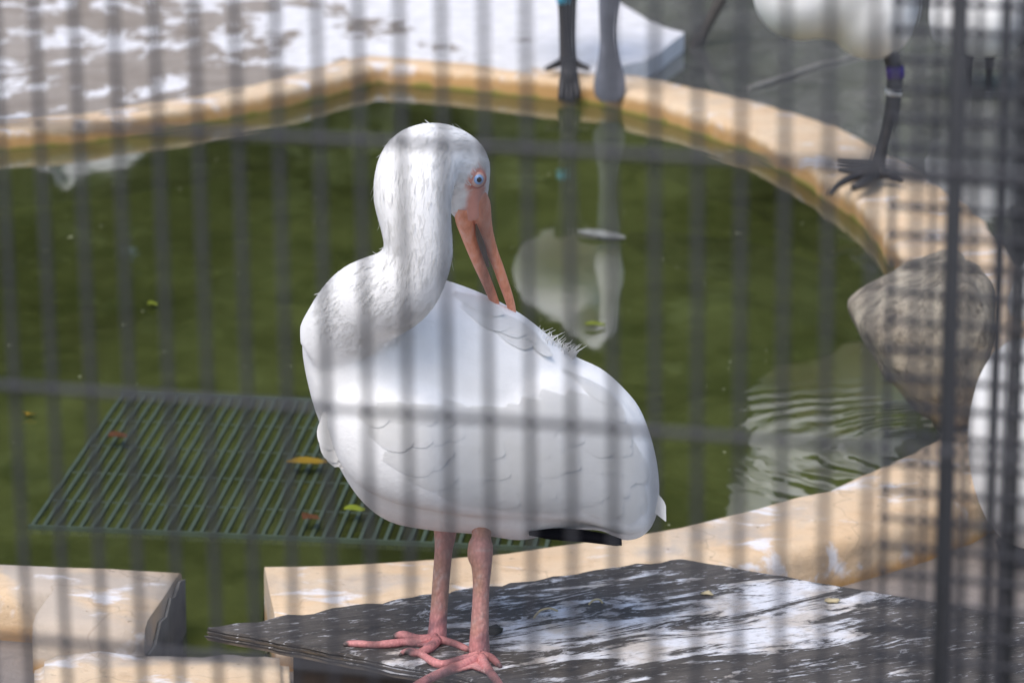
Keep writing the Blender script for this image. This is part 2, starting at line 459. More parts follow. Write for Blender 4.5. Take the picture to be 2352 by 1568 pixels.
# pond water, bottom
inner = [Vector((p.x, p.y, 0)) + (Vector((p.x, p.y, 0)) - Vector((cen.x, cen.y, 0))).normalized() * .03 for p, _, _ in sd_]
notch = [on(445, 1496, 0), on(600, 1500, 0)]
wpts = inner + [on(418, 1330, 0), on(420, 1500, 0), on(615, 1500, 0), on(612, 1330, 0)]
RIP = tuple(on(2140, 1040, 0))
pw = poly_sheet('pond_water', [(p.x, p.y, 0) for p in wpts], water_mat('pond_water', (.80, .85, .62), RIP, .10, (.105, .125, .040), .52))
pb = poly_sheet('pond_bed', [(p.x, p.y, -.10) for p in wpts], M['algae'])

# lake to the right of and behind the rim, white-washed slab to the left, apron in front, far bank
i0 = min(range(len(outer)), key=lambda i: (outer[i] - on(1440, 145, .046).to_2d().to_3d()).length)
ir = max(range(len(outer)), key=lambda i: outer[i].x)
lake_in = [outer[i] + (cen.to_2d().to_3d() - outer[i]).normalized() * .06 for i in range(ir, i0 + 1)]
lk = [(p.x, p.y, .001) for p in lake_in] + [(-.6, 8.5, .001), (-.6, 14.2, .001), (14, 14.2, .001), (14, lake_in[0].y - .1, .001)]
poly_sheet('lake_water', lk, water_mat('lake_water', (.55, .57, .52), None, .35, (.24, .245, .23), .8))
tipz = .035
sh = [on(1432, 150, tipz), on(1490, 138, tipz), on(1530, 108, tipz), on(1572, 76, tipz), on(1520, 62, tipz), on(1470, 35, tipz), on(1425, 8, tipz), on(1390, -40, tipz), on(1330, -160, tipz)]
il = min(range(len(outer)), key=lambda i: (outer[i] - on(-450, 425, 0)).length)
ins = [outer[i] + (cen.to_2d().to_3d() - outer[i]).normalized() * .05 for i in range(il, i0 - 1, -1)]
sp_ = [Vector((p.x, p.y, tipz)) for p in ins] + sh + [Vector((.3, 14.2, tipz)), Vector((-14, 14.2, tipz)), Vector((-14, ins[0].y, tipz))]
slab = poly_sheet('slab', sp_, M['slab'], depth=.25)
on_ = [outer[i] + (cen.to_2d().to_3d() - outer[i]).normalized() * .05 for i in list(range(ir, -1, -1))]
ol = [outer[i] + (cen.to_2d().to_3d() - outer[i]).normalized() * .04 for i in range(len(outer) - 1, il - 1, -1)]
ap = [Vector((p.x, p.y, .012)) for p in on_ + ol]
ap = [Vector((14, on_[0].y - .1, .012))] + ap + [Vector((-14, ol[-1].y, .012)), Vector((-14, -8, .012)), Vector((14, -8, .012))]
poly_sheet('apron', ap, M['apron'], depth=.2)
poly_sheet('bank', [(-80, 14.2, .06), (80, 14.2, .06), (80, 120, .06), (-80, 120, .06)], M['bank'], depth=.3)

# lower spillway ledge in front of the notch
bm = bmesh.new()
tp = [(80, 1512), (120, 1496), (330, 1494), (470, 1502), (560, 1503), (610, 1492), (668, 1502), (672, 1640), (70, 1640)]
tv = [on(x, y, .045) for x, y in tp]
vt = [bm.verts.new(p) for p in tv]; vb = [bm.verts.new((p.x, p.y, -.25)) for p in tv]
bm.faces.new(vt)
for i in range(len(vt)):
    j = (i + 1) % len(vt); bm.faces.new((vt[i], vt[j], vb[j], vb[i]))
bmesh.ops.recalc_face_normals(bm, faces=bm.faces)
bmesh.ops.bevel(bm, geom=[e for e in bm.edges if abs(e.verts[0].co.z - .045) < 1e-4 and abs(e.verts[1].co.z - .045) < 1e-4], offset=.010, segments=3, affect='EDGES')
bmesh.ops.triangulate(bm, faces=bm.faces[:])
bmesh.ops.subdivide_edges(bm, edges=bm.edges[:], cuts=3, use_grid_fill=True)
for v in bm.verts:
    v.co += Vector((mnoise.noise(v.co * 18), mnoise.noise(v.co * 18 + Vector((5, 3, 1))), mnoise.noise(v.co * 22 + Vector((9, 3, 1))))) * .006
tag(put('spillway_ledge', bm, M['rim'], None, True), 'low cream concrete ledge closing the notch below the plywood board', 'ledge')

# trees beyond the water (seen mirrored in the pond)
def tree(x, y, h, rad, seed, label):
    rnd = random.Random(seed)
    t = empty('evergreen_tree', (x, y, .05))
    tag(t, label, 'tree', 'trees on the far bank')
    bm = bmesh.new()
    stube(bm, [(Vector((x, y, 0)), .16), (Vector((x + .05, y, h * .35)), .12), (Vector((x - .03, y, h * .7)), .07), (Vector((x, y, h * .95)), .02)], 3, 10)
    for k in range(7):
        z = h * (.2 + .1 * k); an = rnd.uniform(0, 6.28)
        stube(bm, [(Vector((x, y, z)), .05), (Vector((x + math.cos(an) * rad * .4, y + math.sin(an) * rad * .4, z + .3)), .03), (Vector((x + math.cos(an) * rad * .8, y + math.sin(an) * rad * .8, z + .5)), .01)], 3, 6)
    put('trunk', bm, M['bark'], t)
    vs, fs = [], []
    for c in range(240):
        zz = rnd.uniform(.02, 1) ** 1.25; rr = rad * (1 - .55 * zz ** 2) * math.sqrt(rnd.uniform(.15, 1)); an = rnd.uniform(0, 6.28)
        cx, cy, cz = x + math.cos(an) * rr, y + math.sin(an) * rr, h * zz
        cr = rnd.uniform(.25, .5)
        for k in range(70):
            d = Vector((rnd.gauss(0, 1), rnd.gauss(0, 1), rnd.gauss(0, .8))).normalized() * cr * rnd.uniform(.4, 1)
            p = Vector((cx, cy, max(cz, .15))) + d
            u = Vector((rnd.gauss(0, 1), rnd.gauss(0, 1), rnd.gauss(0, .6))).normalized(); w = u.cross(Vector((rnd.gauss(0, 1), rnd.gauss(0, 1), rnd.gauss(0, 1)))).normalized()
            l = rnd.uniform(.09, .17); b = len(vs)
            vs += [p - u * l, p + w * l * .45, p + u * l, p - w * l * .45]; fs.append((b, b + 1, b + 2, b + 3))
    me = bpy.data.meshes.new('crown'); me.from_pydata(vs, [], fs)
    put('crown', me, M['leaves'], t, False)
tree(-4.6, 15.6, 5.2, 1.9, 1, 'tall evergreen tree on the far bank, farthest from the lake')
tree(-1.6, 15.3, 5.6, 2.0, 2, 'broad evergreen tree on the far bank behind the white-washed slab')
tree(1.5, 15.5, 5.0, 1.9, 3, 'evergreen tree on the far bank where slab and lake meet')
tree(4.5, 15.4, 5.8, 2.0, 4, 'tallest evergreen tree on the far bank behind the lake')
tree(-7.6, 15.8, 5.4, 2.0, 6, 'evergreen tree at the slab end of the row on the bank')
tree(7.6, 15.6, 5.5, 2.0, 7, 'evergreen tree at the lake end of the row on the bank')
tree(-3.2, 17.8, 6.2, 2.2, 8, 'second-row evergreen tree behind the broad one on the far bank')
tree(3.2, 17.8, 6.4, 2.2, 9, 'second-row evergreen tree behind the tallest one on the far bank')
tree(0.0, 17.6, 6.8, 2.3, 5, 'second-row evergreen tree showing between its neighbours on the far bank')

# ================================================================== RIM ROCK
bm = bmesh.new()
rc = [(2170, 1000, .012), (2172, 950, .030), (2140, 870, .055), (2120, 780, .085), (2130, 700, .095), (2190, 640, .085), (2230, 612, .05)]
outl = [(1000, 2165, 2225), (986, 2152, 2232), (950, 2118, 2236), (913, 2082, 2238), (870, 2040, 2238), (841, 2010, 2250), (790, 1988, 2265), (745, 1966, 2275), (712, 1956, 2280), (690, 1985, 2280), (668, 2030, 2275), (640, 2085, 2265), (618, 2145, 2250), (606, 2180, 2235)]
Yr = on(2180, 1000, .06).y + .05
rg = []
for y, xl, xr in outl:
    k = (1000 - y) / 400; dep = .05 + .10 * math.sin(min(1, max(0, k)) * 2.6)
    c = at((xl + xr) / 2, y, Yr); hw = (at(xr, y, Yr) - at(xl, y, Yr)).length / 2
    rg.append([c + Vector((hw * math.copysign(abs(math.cos(t)) ** .75, math.cos(t)), dep * math.copysign(abs(math.sin(t)) ** .75, math.sin(t)), 0)) for t in [2 * math.pi * i / 20 for i in range(20)]])
loft(bm, rg); bmesh.ops.recalc_face_normals(bm, faces=bm.faces)
me = fuse(bm, .006, 12)
for v in me.vertices:
    n = mnoise.noise(v.co * 11) * .016 + mnoise.noise(v.co * 27) * .006
    v.co += (v.co - Vector((at(2150, 800, Yr)))).normalized() * n
tag(put('boulder', me, M['rock']), 'brown-grey boulder balanced on the pond rim with its tip over the water', 'boulder')

# ================================================================== GRATING in the water
gz = .0020
A, B, C = on(70, 1211, gz), on(283, 905, gz), on(990, 1251, gz)
gu = (C - A); gv = (B - A); NB = 33
gu = gu * 1.28; NB = 42
gr = empty('floor_grating', A); tag(gr, 'dark green slotted plastic grating lying level with the pond surface', 'grating')
ud, vd = gu.normalized(), gv.normalized()
rm = Matrix((( ud.x, vd.x, 0), (ud.y, vd.y, 0), (0, 0, 1)))
bm = bmesh.new(); box(bm, (0, 0, -.004), (.0044, gv.length, .010)); bmesh.ops.transform(bm, matrix=rm.to_4x4(), verts=bm.verts)
bar = put('bar', bm, M['grate'], gr, False); bar.matrix_parent_inverse = Matrix.Identity(4)
bar.location = gv / 2
for i in range(1, NB + 1):
    c = copyo(bar); c.location = gu * (i / NB) + gv / 2
bm = bmesh.new(); box(bm, (0, 0, 0), (gu.length + .006, .0042, .006)); bmesh.ops.transform(bm, matrix=rm.to_4x4(), verts=bm.verts)
cr = put('cross_bar', bm, M['grate'], gr, False); cr.matrix_parent_inverse = Matrix.Identity(4)
for i in range(6):
    c = cr if i == 0 else copyo(cr); c.location = gu / 2 + gv * (i / 5) + Vector((0, 0, .0005 if i in (0, 5) else -.0045))

# sunken branch
bm = bmesh.new()
stube(bm, [(on(1440, 548, -.018), .010), (on(1560, 575, -.034), .028), (on(1750, 618, -.042), .036), (on(1900, 672, -.044), .036), (on(2010, 735, -.05), .03)], 4, 8)
M['wet'] = plain('wet', (.012, .014, .008), .6)
tag(put('sunken_branch', bm, M['wet']), 'dark crooked branch lying under the water before the far rim', 'branch')

# floating leaves and a feather
def leaf(px, py, L, Wd, ang, m, label, z=.004, cat='leaf', nm='fallen_leaf'):
    c = on(px, py, z); bm = bmesh.new(); n = 7; top = []
    d = Vector((math.cos(ang), math.sin(ang), 0)); s = Vector((-d.y, d.x, 0)); rows = []
    for i in range(n):
        t = i / (n - 1); w = Wd * (math.sin(math.pi * (t * .94 + .03)) ** .8)
        mid = c + d * (L * (t - .5)) + Vector((0, 0, .0015 * math.sin(t * 5)))
        rows.append([bm.verts.new(mid - s * w / 2 + Vector((0, 0, .002))), bm.verts.new(mid), bm.verts.new(mid + s * w / 2 + Vector((0, 0, .003)))])
    for a, b in zip(rows, rows[1:]):
        for k in range(2): bm.faces.new((a[k], a[k + 1], b[k + 1], b[k]))
    r = bmesh.ops.solidify(bm, geom=bm.faces[:], thickness=.0008)
    return tag(put(nm, bm, m), label, cat, 'leaves drifting on the pond' if cat == 'leaf' else None)
leaf(66, 952, .014, .022, 1.3, M['leaf_y'], 'small bright yellow leaf floating left of the grating')
leaf(706, 1062, .050, .028, .15, M['leaf_y'], 'long mustard yellow leaf floating over the grating by the breast of the ibis', z=.014)
leaf(815, 1171, .026, .022, .1, M['leaf_g'], 'yellow-green leaf on the grating below the belly of the ibis', z=.014)
leaf(714, 1190, .022, .030, .6, M['leaf_b'], 'rust brown leaf on the grating', z=.014)
leaf(272, 1002, .026, .030, .4, M['leaf_b'], 'dull brown leaf at the back left corner of the grating', z=.014)
leaf(352, 700, .016, .02, .4, M['leaf_g'], 'pale green leaf floating alone on open water')
leaf(1368, 747, .030, .016, .1, M['leaf_g'], 'light green leaf floating on the mirrored white bird')
M['wet_feather'] = plain('wet_feather', (.42, .43, .40), .6, .3)
leaf(1378, 540, .085, .040, -.5, M['wet_feather'], 'shed white feather floating beside the sunken branch', cat='feather', nm='shed_feather')

# specks of down and scum on the water
rnd = random.Random(21); bm = bmesh.new()
for k in range(150):
    x, y = rnd.uniform(-50, 2050), rnd.uniform(330, 1260)
    if 60 < x < 1020 and y > 890: continue
    c = on(x, y, .0015); r = rnd.uniform(.0015, .0045) * (.7 + .6 * (rnd.random() < .15))
    vv = [bm.verts.new(c + Vector((math.cos(a) * r * rnd.uniform(.5, 1.2), math.sin(a) * r * rnd.uniform(.5, 1.2), rnd.uniform(0, .0012)))) for a in [i * 1.0472 for i in range(6)]]
    bm.faces.new(vv)
M['scum'] = plain('scum', (.26, .28, .16), .8, .4, 5)
tag(put('pond_scum', bm, M['scum'], None, False), 'pale specks of down and scum scattered over the pond', 'scum', None, 'stuff')

# ================================================================== BOARD
zb = .16
L_, Bk = on(474, 1440, zb), on(1562, 1281, zb); Rr = on(2085, 1370, zb)
Rr = Bk + (Rr - Bk) * 3.0
ux = (Bk - L_); bl = ux.length; ux.normalize()
vy = (Rr - Bk); bw = vy.length; vy.normalize()
bm = bmesh.new(); rnd = random.Random(5)
def edge(a, b, amp, step=.012):
    n = int((b - a).length / step); out = []
    for i in range(n):
        t = i / n; p = a.lerp(b, t); k = mnoise.noise(p * 38) * amp + mnoise.noise(p * 110) * amp * .5
        out.append(p + Vector((-(b - a).y, (b - a).x, 0)).normalized() * k)
    return out
ring = edge(L_, Bk, .010) + edge(Bk, Rr, .002) + edge(Rr, L_ + Rr - Bk, .004) + edge(L_ + Rr - Bk, L_, .004)
th = .013
prof = [(0, -.003), (.0012, -.001), (0, 0)]
cb = sum(ring, Vector()) / len(ring)
rows = []
for off, dz in ((0, -th), (.002, -th * .66), (-.003, -th * .62), (.001, -th * .34), (-.002, -th * .30), (0, -.002), (-.003, 0)):
    rows.append([bm.verts.new(p + (p - cb).normalized() * (off + .003 * mnoise.noise(p * 60 + Vector((0, 0, dz * 500)))) + Vector((0, 0, dz))) for p in ring])
for a, b in zip(rows, rows[1:]):
    for i in range(len(ring)):
        j = (i + 1) % len(ring); bm.faces.new((a[i], a[j], b[j], b[i]))
bm.faces.new(rows[-1]); bm.faces.new(rows[0][::-1])
bmesh.ops.triangulate(bm, faces=[f for f in bm.faces if len(f.verts) > 4])
bmesh.ops.recalc_face_normals(bm, faces=bm.faces)
# local frame: x along the ragged back edge, y away from it
ang = math.atan2(ux.y, ux.x)
mt = Matrix.Translation(L_) @ Matrix.Rotation(ang, 4, 'Z')
bmesh.ops.transform(bm, matrix=mt.inverted(), verts=bm.verts)
board = put('plywood_board', bm, M['board'], None, False); board.matrix_world = mt
tag(board, 'weathered black plywood board streaked with white droppings, under the ibis', 'board')
# crate that carries the board
cr_ = empty('wooden_crate', on(900, 1600, .012)); tag(cr_, 'dark brown wooden crate carrying the plywood board', 'crate')
k0 = on(684, 1484, zb - th); k0.z = 0; kx = ux * (bl * .60); ky = vy * (bw * .45)
def slat(p, a, b, z0, z1, thick, name):
    d = (b - a); c = (a + b) / 2; bm = bmesh.new()
    rot = Matrix.Rotation(math.atan2(d.y, d.x), 3, 'Z')
    box(bm, (c.x, c.y, (z0 + z1) / 2), (d.length, thick, z1 - z0), rot)
    put(name, bm, M['dark_wood'], p, False)
cs = [k0, k0 + kx, k0 + kx + ky, k0 + ky]
for i in range(4):
    a, b = cs[i], cs[(i + 1) % 4]
    for z0, z1 in ((.012, .055), (.060, .100), (.105, zb - th + .0005)):
        slat(cr_, a, b, z0, z1, .016 if i % 2 else .015, 'slat')

# ================================================================== WIRE MESH FENCE
fa, fb, fc, fox, foz, fp, fq, fsh = 0.09179849, -0.01243329, -0.31097976, -0.19495673, 1.09689608, 0.01759326, 0.11589117, -0.02927231
FR = Euler((fa, fb, fc), 'XYZ').to_matrix(); FO = Vector((fox, 1.73, foz))
fu = FR @ Vector((1, 0, 0)); fv = FR @ Vector((fsh, 0, -1)); fv_n = fv.normalized(); fn = FR @ Vector((0, 1, 0))
def panel(name, label, cat, O, u, v, ks, kp, js, jp, rv, rh, m, u0, u1, v0, v1):
    """wires along v at O + u*kp*k ; wires along u at O + v*jp*j"""
    root = empty(name, O); tag(root, label, cat)
    bm = bmesh.new(); tube(bm, [v * v0, v * ((v0 + v1) / 2), v * v1], [rv] * 3, 8)
    w0 = put('vertical_wire', bm, m, root); w0.matrix_parent_inverse = Matrix.Identity(4)
    for i, k in enumerate(ks):
        c = w0 if i == 0 else copyo(w0); c.location = u * (kp * k)
    n = u.cross(v).normalized(); n = n if n.y < 0 else -n
    bm = bmesh.new(); tube(bm, [u * u0, u * ((u0 + u1) / 2), u * u1], [rh] * 3, 8)
    h0 = put('horizontal_wire', bm, m, root); h0.matrix_parent_inverse = Matrix.Identity(4)
    for i, j in enumerate(js):
        c = h0 if i == 0 else copyo(h0); c.location = v * (jp * j) + n * (rv + rh - .0006)
    return root
fence = panel('wire_mesh_fence', 'grey welded wire mesh fence between viewer and pond', 'fence', FO, fu, fv, range(-30, 51), fp, range(-6, 10), fq, .0016, .0017, M['steel'], fp * -30.5, fp * 50.5, -.80, 1.06)
for k in (-30.6, 50.6):
    bm = bmesh.new(); tube(bm, [FO + fu * (fp * k) + fv * -.85, FO + fu * (fp * k) + fv * 1.12], [.02, .02], 12); put('post', bm, M['dark_steel'], fence)

# second panel behind it at the right, with the close wires running level
PY = 1.98
PO = at(2062, 0, PY); pu = Vector((math.cos(-.31), math.sin(-.31), 0)); pv = (at(2012, 1568, PY) - PO); pv = Vector((pv.x * .5, 0, pv.z)).normalized()
pp = 62 * mpp(PY)
g2 = panel('mesh_gate', 'dark close-meshed gate panel with a thick upright, behind the fence', 'gate', PO, pu, pv, range(0, 14), 88 * mpp(PY), range(-22, 60), pp, .0015, .0016, M['steel'], -.002, .262, -.37, 1.0)
for off, rr in ((132, .0046), (226, .0019), (282, .0024)):
    bm = bmesh.new(); a = PO + pu * (off * mpp(PY)); tube(bm, [a + pv * -.38, a + pv * 1.0], [rr, rr], 10); put('upright', bm, M['dark_steel'], g2)

# ================================================================== WHITE IBIS
def sst(a, b, x):
    t = max(0, min(1, (x - a) / (b - a))); return t * t * (3 - 2 * t)
YB = 3.90; px = mpp(YB)
foot_c = on(1055, 1490, zb)
ibis = empty('white_ibis', foot_c)
tag(ibis, 'white ibis standing on the plywood board, preening its back with a coral bill', 'bird')
def bY(x): return YB + .03 + (x - 1100) / 800 * .06          # tail a little farther off than the breast
body_rows = [(695, 770, 810, .012), (704, 735, 860, .030), (722, 705, 930, .045), (745, 682, 990, .055), (785, 645, 1078, .068), (835, 622, 1148, .078), (900, 622, 1192, .084),
             (1000, 642, 1210, .088), (1100, 676, 1218, .086), (1190, 722, 1232, .082), (1250, 768, 1222, .076), (1310, 818, 1210, .070), (1380, 850, 1212, .060),
             (1430, 892, 1236, .050), (1468, 938, 1232, .040), (1494, 1002, 1212, .030), (1508, 1060, 1182, .018), (1514, 1105, 1150, .006)]
wing_rows = [(752, 950, 985, .006), (775, 910, 1050, .020), (820, 892, 1110, .030), (900, 886, 1150, .036), (980, 894, 1168, .038), (1040, 900, 1178, .038), (1130, 880, 1186, .038),
             (1250, 850, 1192, .036), (1340, 872, 1198, .032), (1420, 915, 1224, .028), (1475, 980, 1222, .022), (1500, 1060, 1190, .012)]
def body_half(x):
    for a, b in zip(body_rows, body_rows[1:]):
        if a[0] <= x <= b[0]:
            t = (x - a[0]) / (b[0] - a[0]); return a[3] + (b[3] - a[3]) * t
    return .01
bm = bmesh.new()
slices(bm, [(x, t, b, bY(x), h) for x, t, b, h in body_rows])
for sgn in (-1, 1):
    slices(bm, [(x, t, b, bY(x) + sgn * (body_half(x) * (.97 - .30 * sst(960, 1120, x))), h) for x, t, b, h in wing_rows])
neck = [(770, 790, 92, -.02), (835, 705, 98, -.055), (915, 660, 90, -.09), (960, 590, 76, -.10), (956, 520, 78, -.10), (948, 450, 87, -.09), (962, 385, 89, -.068),
        (1005, 362, 77, -.042), (1046, 388, 80, -.016), (1064, 432, 62, -.010), (1074, 470, 46, -.008), (1084, 505, 30, -.008)]
def npt(x, y, r, dy): return (at(x, y, YB + dy), r * px)
stube(bm, [npt(*n) for n in neck], 5, 24)
body_me = fuse(bm, .0042, 5)
bvh = BVHTree.FromPolygons([v.co[:] for v in body_me.vertices], [tuple(p.vertices) for p in body_me.polygons])
def hit(x, y):
    d = ray(x, y).normalized(); r = bvh.ray_cast(CAM, d)
    return (r[0], r[1]) if r[0] is not None else (None, None)

# legs and feet joined to the torso
bm = bmesh.new(); bm.from_mesh(body_me); n_torso = len(bm.verts)
def leg(pts, Y0, Y1):
    n = len(pts); d = []
    for i, (x, y, r) in enumerate(pts):
        t = i / (n - 1); d.append((at(x, y, Y0 + (Y1 - Y0) * t), r * px))
    stube(bm, d, 5, 14)
fl, fr_ = on(1004, 1468, zb), on(1102, 1506, zb)
leg([(1015, 1150, 34), (1022, 1205, 28), (1022, 1232, 25), (1019, 1262, 21), (1014, 1320, 20), (1010, 1380, 20), (1006, 1430, 21), (1004, 1462, 23), (1003, 1472, 18)], YB + .055, fl.y)
leg([(1106, 1170, 34), (1106, 1225, 22), (1104, 1250, 28), (1103, 1275, 29), (1106, 1302, 23), (1105, 1350, 19), (1103, 1410, 20), (1101, 1460, 22), (1101, 1495, 24), (1102, 1508, 18)], YB - .01, fr_.y)
TIPS = []
def toe(pts):
    d = []; TIPS.append(on(pts[-1][0], pts[-1][1], zb + .002))
    for x, y, r in pts:
        rr = r * px * .80; p = on(x, y, zb + rr * .85); d.append((p, rr))
    stube(bm, d, 4, 10)
toe([(1003, 1466, 15), (965, 1474, 15), (930, 1474, 12), (900, 1477, 13), (862, 1480, 11), (830, 1478, 11), (800, 1477, 9), (788, 1480, 5)])
toe([(1004, 1464, 14), (960, 1466, 13), (925, 1458, 14), (905, 1462, 9)])
toe([(1004, 1470, 15), (985, 1488, 14), (960, 1499, 11), (940, 1500, 9)])
toe([(1006, 1468, 14), (1035, 1474, 11), (1065, 1486, 10), (1085, 1494, 7)])
toe([(1102, 1506, 17), (1060, 1514, 13), (1020, 1524, 12), (998, 1521, 13), (975, 1506, 10), (950, 1496, 12), (930, 1496, 9), (918, 1504, 4)])
toe([(1100, 1510, 17), (1060, 1528, 15), (1010, 1546, 14), (970, 1566, 13), (930, 1590, 11), (905, 1604, 5)])
toe([(1104, 1510, 17), (1120, 1535, 14), (1140, 1562, 13), (1160, 1592, 11), (1172, 1610, 5)])
toe([(1106, 1504, 14), (1125, 1508, 12), (1140, 1520, 10), (1150, 1530, 6)])
# webs between the front toes
def web(c, a, b):
    q = [on(*c, zb + .006), on(*a, zb + .004), on(*b, zb + .004)]
    q.append((q[1] + q[2]) * .5 * .62 + q[0] * .38)
    v = [bm.verts.new(p) for p in (q[0], q[1], q[3], q[2])] ; w = [bm.verts.new(p.co - Vector((0, 0, .0025))) for p in v]
    bm.faces.new(v); bm.faces.new(w[::-1])
    for i in range(4): bm.faces.new((v[i], v[(i + 1) % 4], w[(i + 1) % 4], w[i]))
web((1100, 1500), (1010, 1546), (1022, 1524)); web((1102, 1504), (1124, 1545), (1020, 1544)); web((1003, 1464), (940, 1476), (968, 1498))
bmesh.ops.recalc_face_normals(bm, faces=bm.faces)
me = bpy.data.meshes.new('body'); bm.to_mesh(me); bm.free()
# natural colours: white down, bare pink face, pink-and-tan legs
ca = me.color_attributes.new('col', 'FLOAT_COLOR', 'POINT')
def seg_d(p, a, b):
    ab = b - a; t = max(0, min(1, (p - a).dot(ab) / ab.dot(ab))); return (p - a - ab * t).length
def sst(a, b, x):
    t = max(0, min(1, (x - a) / (b - a))); return t * t * (3 - 2 * t)
eye_p, eye_n = hit(1096, 412)
lore_a, _ = hit(1098, 445); lore_b, _ = hit(1088, 500); cheek, _ = hit(1066, 500)
WHT = Vector((.86, .86, .855)); PNK = Vector((.70, .34, .27)); DRY = Vector((.72, .58, .50))
for i, v in enumerate(me.vertices):
    if i < n_torso:
        c = WHT.copy()
        d = min((v.co - eye_p).length - 33 * px, seg_d(v.co, lore_a, lore_b) - 26 * px, (v.co - cheek).length - 20 * px)
        if v.co.x < eye_p.x - 60 * px: d = 1
        d += mnoise.noise(v.co * 160) * .003
        k = 1 - sst(-.004, .003, d)
        c = c.lerp(PNK, k)
        st_ = .10 * max(0, mnoise.noise(v.co * 26)) * sst(.30, .22, v.co.z)
        c = c.lerp(DRY, st_ * (1 - k))
    else:
        n = mnoise.noise(Vector((v.co.x * 60, v.co.y * 60, v.co.z * 22))); m_ = mnoise.noise(v.co * 190)
        c = Vector((.58, .29, .25)).lerp(Vector((.48, .27, .19)), sst(-.3, .3, n))
        c = c.lerp(Vector((.56, .42, .38)), .6 * sst(.1, .5, m_))
        low = 1 - sst(zb + .012, zb + .035, v.co.z); c = c.lerp(Vector((.62, .24, .24)), low * .85)
        tipd = min((v.co - q_).length for q_ in TIPS) if low > .5 else 1
        c = c.lerp(Vector((.10, .075, .07)), 1 - sst(.004, .007, tipd))
        if low > .5: c = c.lerp(Vector((.22, .12, .13)), .7 * sst(.15, .45, mnoise.noise(v.co * 55)))
    ca.data[i].color = (*c, 1)
body = put('body', me, M['ibis'], ibis)
def leg_mat():
    m, t, b = mat('scaly_leg')
    a = nd(t, 'ShaderNodeAttribute', attribute_name='col')
    v = coords(t, (1, 1, .55)); vo = nd(t, 'ShaderNodeTexVoronoi'); vo.inputs['Scale'].default_value = 330; t.links.new(v, vo.inputs['Vector'])
    n = noi(t, coords(t), 70, 6, .7); dk = mapr(t, vo.outputs['Distance'], .25, .75, 1.05, .85)
    c = mix(t, 1.0, a.outputs['Color'], dk, 'MULTIPLY')
    c = mix(t, mapr(t, n, .60, .80, 0, .35), c, (.30, .14, .12)); c = mix(t, mapr(t, n, .40, .28, 0, .6), c, (.60, .46, .42))
    t.links.new(c, b.inputs['Base Color']); b.inputs['Roughness'].default_value = .55
    bump(t, b, mth(t, 'ADD', mth(t, 'MULTIPLY', vo.outputs['Distance'], -1.0), n), .7, .0012); return m
me.materials.append(leg_mat())
for p in me.polygons:
    if p.vertices[0] >= n_torso: p.material_index = 1

# eye
def disc(c, n, r, h, seg=20, rings=5):
    bm = bmesh.new(); n = n.normalized(); x = n.orthogonal().normalized(); y = n.cross(x); rr = []
    for k in range(rings + 1):
        a = math.pi / 2 * k / rings
        rr.append([c + (x * math.cos(2 * math.pi * i / seg) + y * math.sin(2 * math.pi * i / seg)) * max(r * math.cos(a), r * .02) + n * (h * math.sin(a)) for i in range(seg)])
    loft(bm, rr, True, True); return bm
en = (eye_n * .5 + (CAM - eye_p).normalized() * .9).normalized()
eye = put('eye', disc(eye_p - en * .001, en, 23 * px, .0032), M['eye_ring'], ibis)
lid = M['lid'] = plain('eyelid', (.62, .42, .36), .5)
put('eyelid', disc(eye_p + en * .0008, en, 17.5 * px, .0028), lid, eye)
ic = eye_p + en * .0022
irx = at(1099, 412, ic.y) ; irx = ic + (irx - ic) * 1.0
put('iris', disc(irx + en * .0005, en, 11.5 * px, .0022), M['iris'], eye)
put('pupil', disc(irx + en * .0020, en, 6.2 * px, .0016), M['pupil'], eye)

# bill
def bill(name, pts, dy0, dy1, flat):
    bm = bmesh.new(); d = []
    for i, (x, y, r) in enumerate(pts):
        d.append((at(x, y, YB + dy0 + (dy1 - dy0) * i / (len(pts) - 1)), r * px))
    stube(bm, d, 5, 16, flat); return put(name, bm, M['bill'], ibis)
ub = bill('upper_bill', [(1096, 440, 19), (1102, 470, 24), (1107, 505, 22), (1117, 540, 17), (1131, 580, 13.5), (1145, 615, 12), (1157, 650, 11.5), (1168, 682, 10.5), (1176, 712, 9), (1180, 745, 6)], -.020, .050, 1.0)
lb = bill('lower_bill', [(1064, 470, 20), (1066, 500, 21), (1074, 532, 18), (1086, 568, 15.5), (1100, 605, 13.5), (1115, 640, 12), (1128, 672, 11), (1139, 702, 9.5), (1147, 735, 7)], -.020, .045, 1.0)
M['bill_dark'] = plain('bill_dark', (.10, .06, .035), .5)
bm = bmesh.new(); stube(bm, [(at(1093, 515, YB - .0150), .0008), (at(1099, 540, YB - .0120), .0026), (at(1108, 568, YB - .004), .0030), (at(1122, 612, YB + .012), .0010)], 4, 8, .8)
put('nostril_groove', bm, M['bill_dark'], ub)

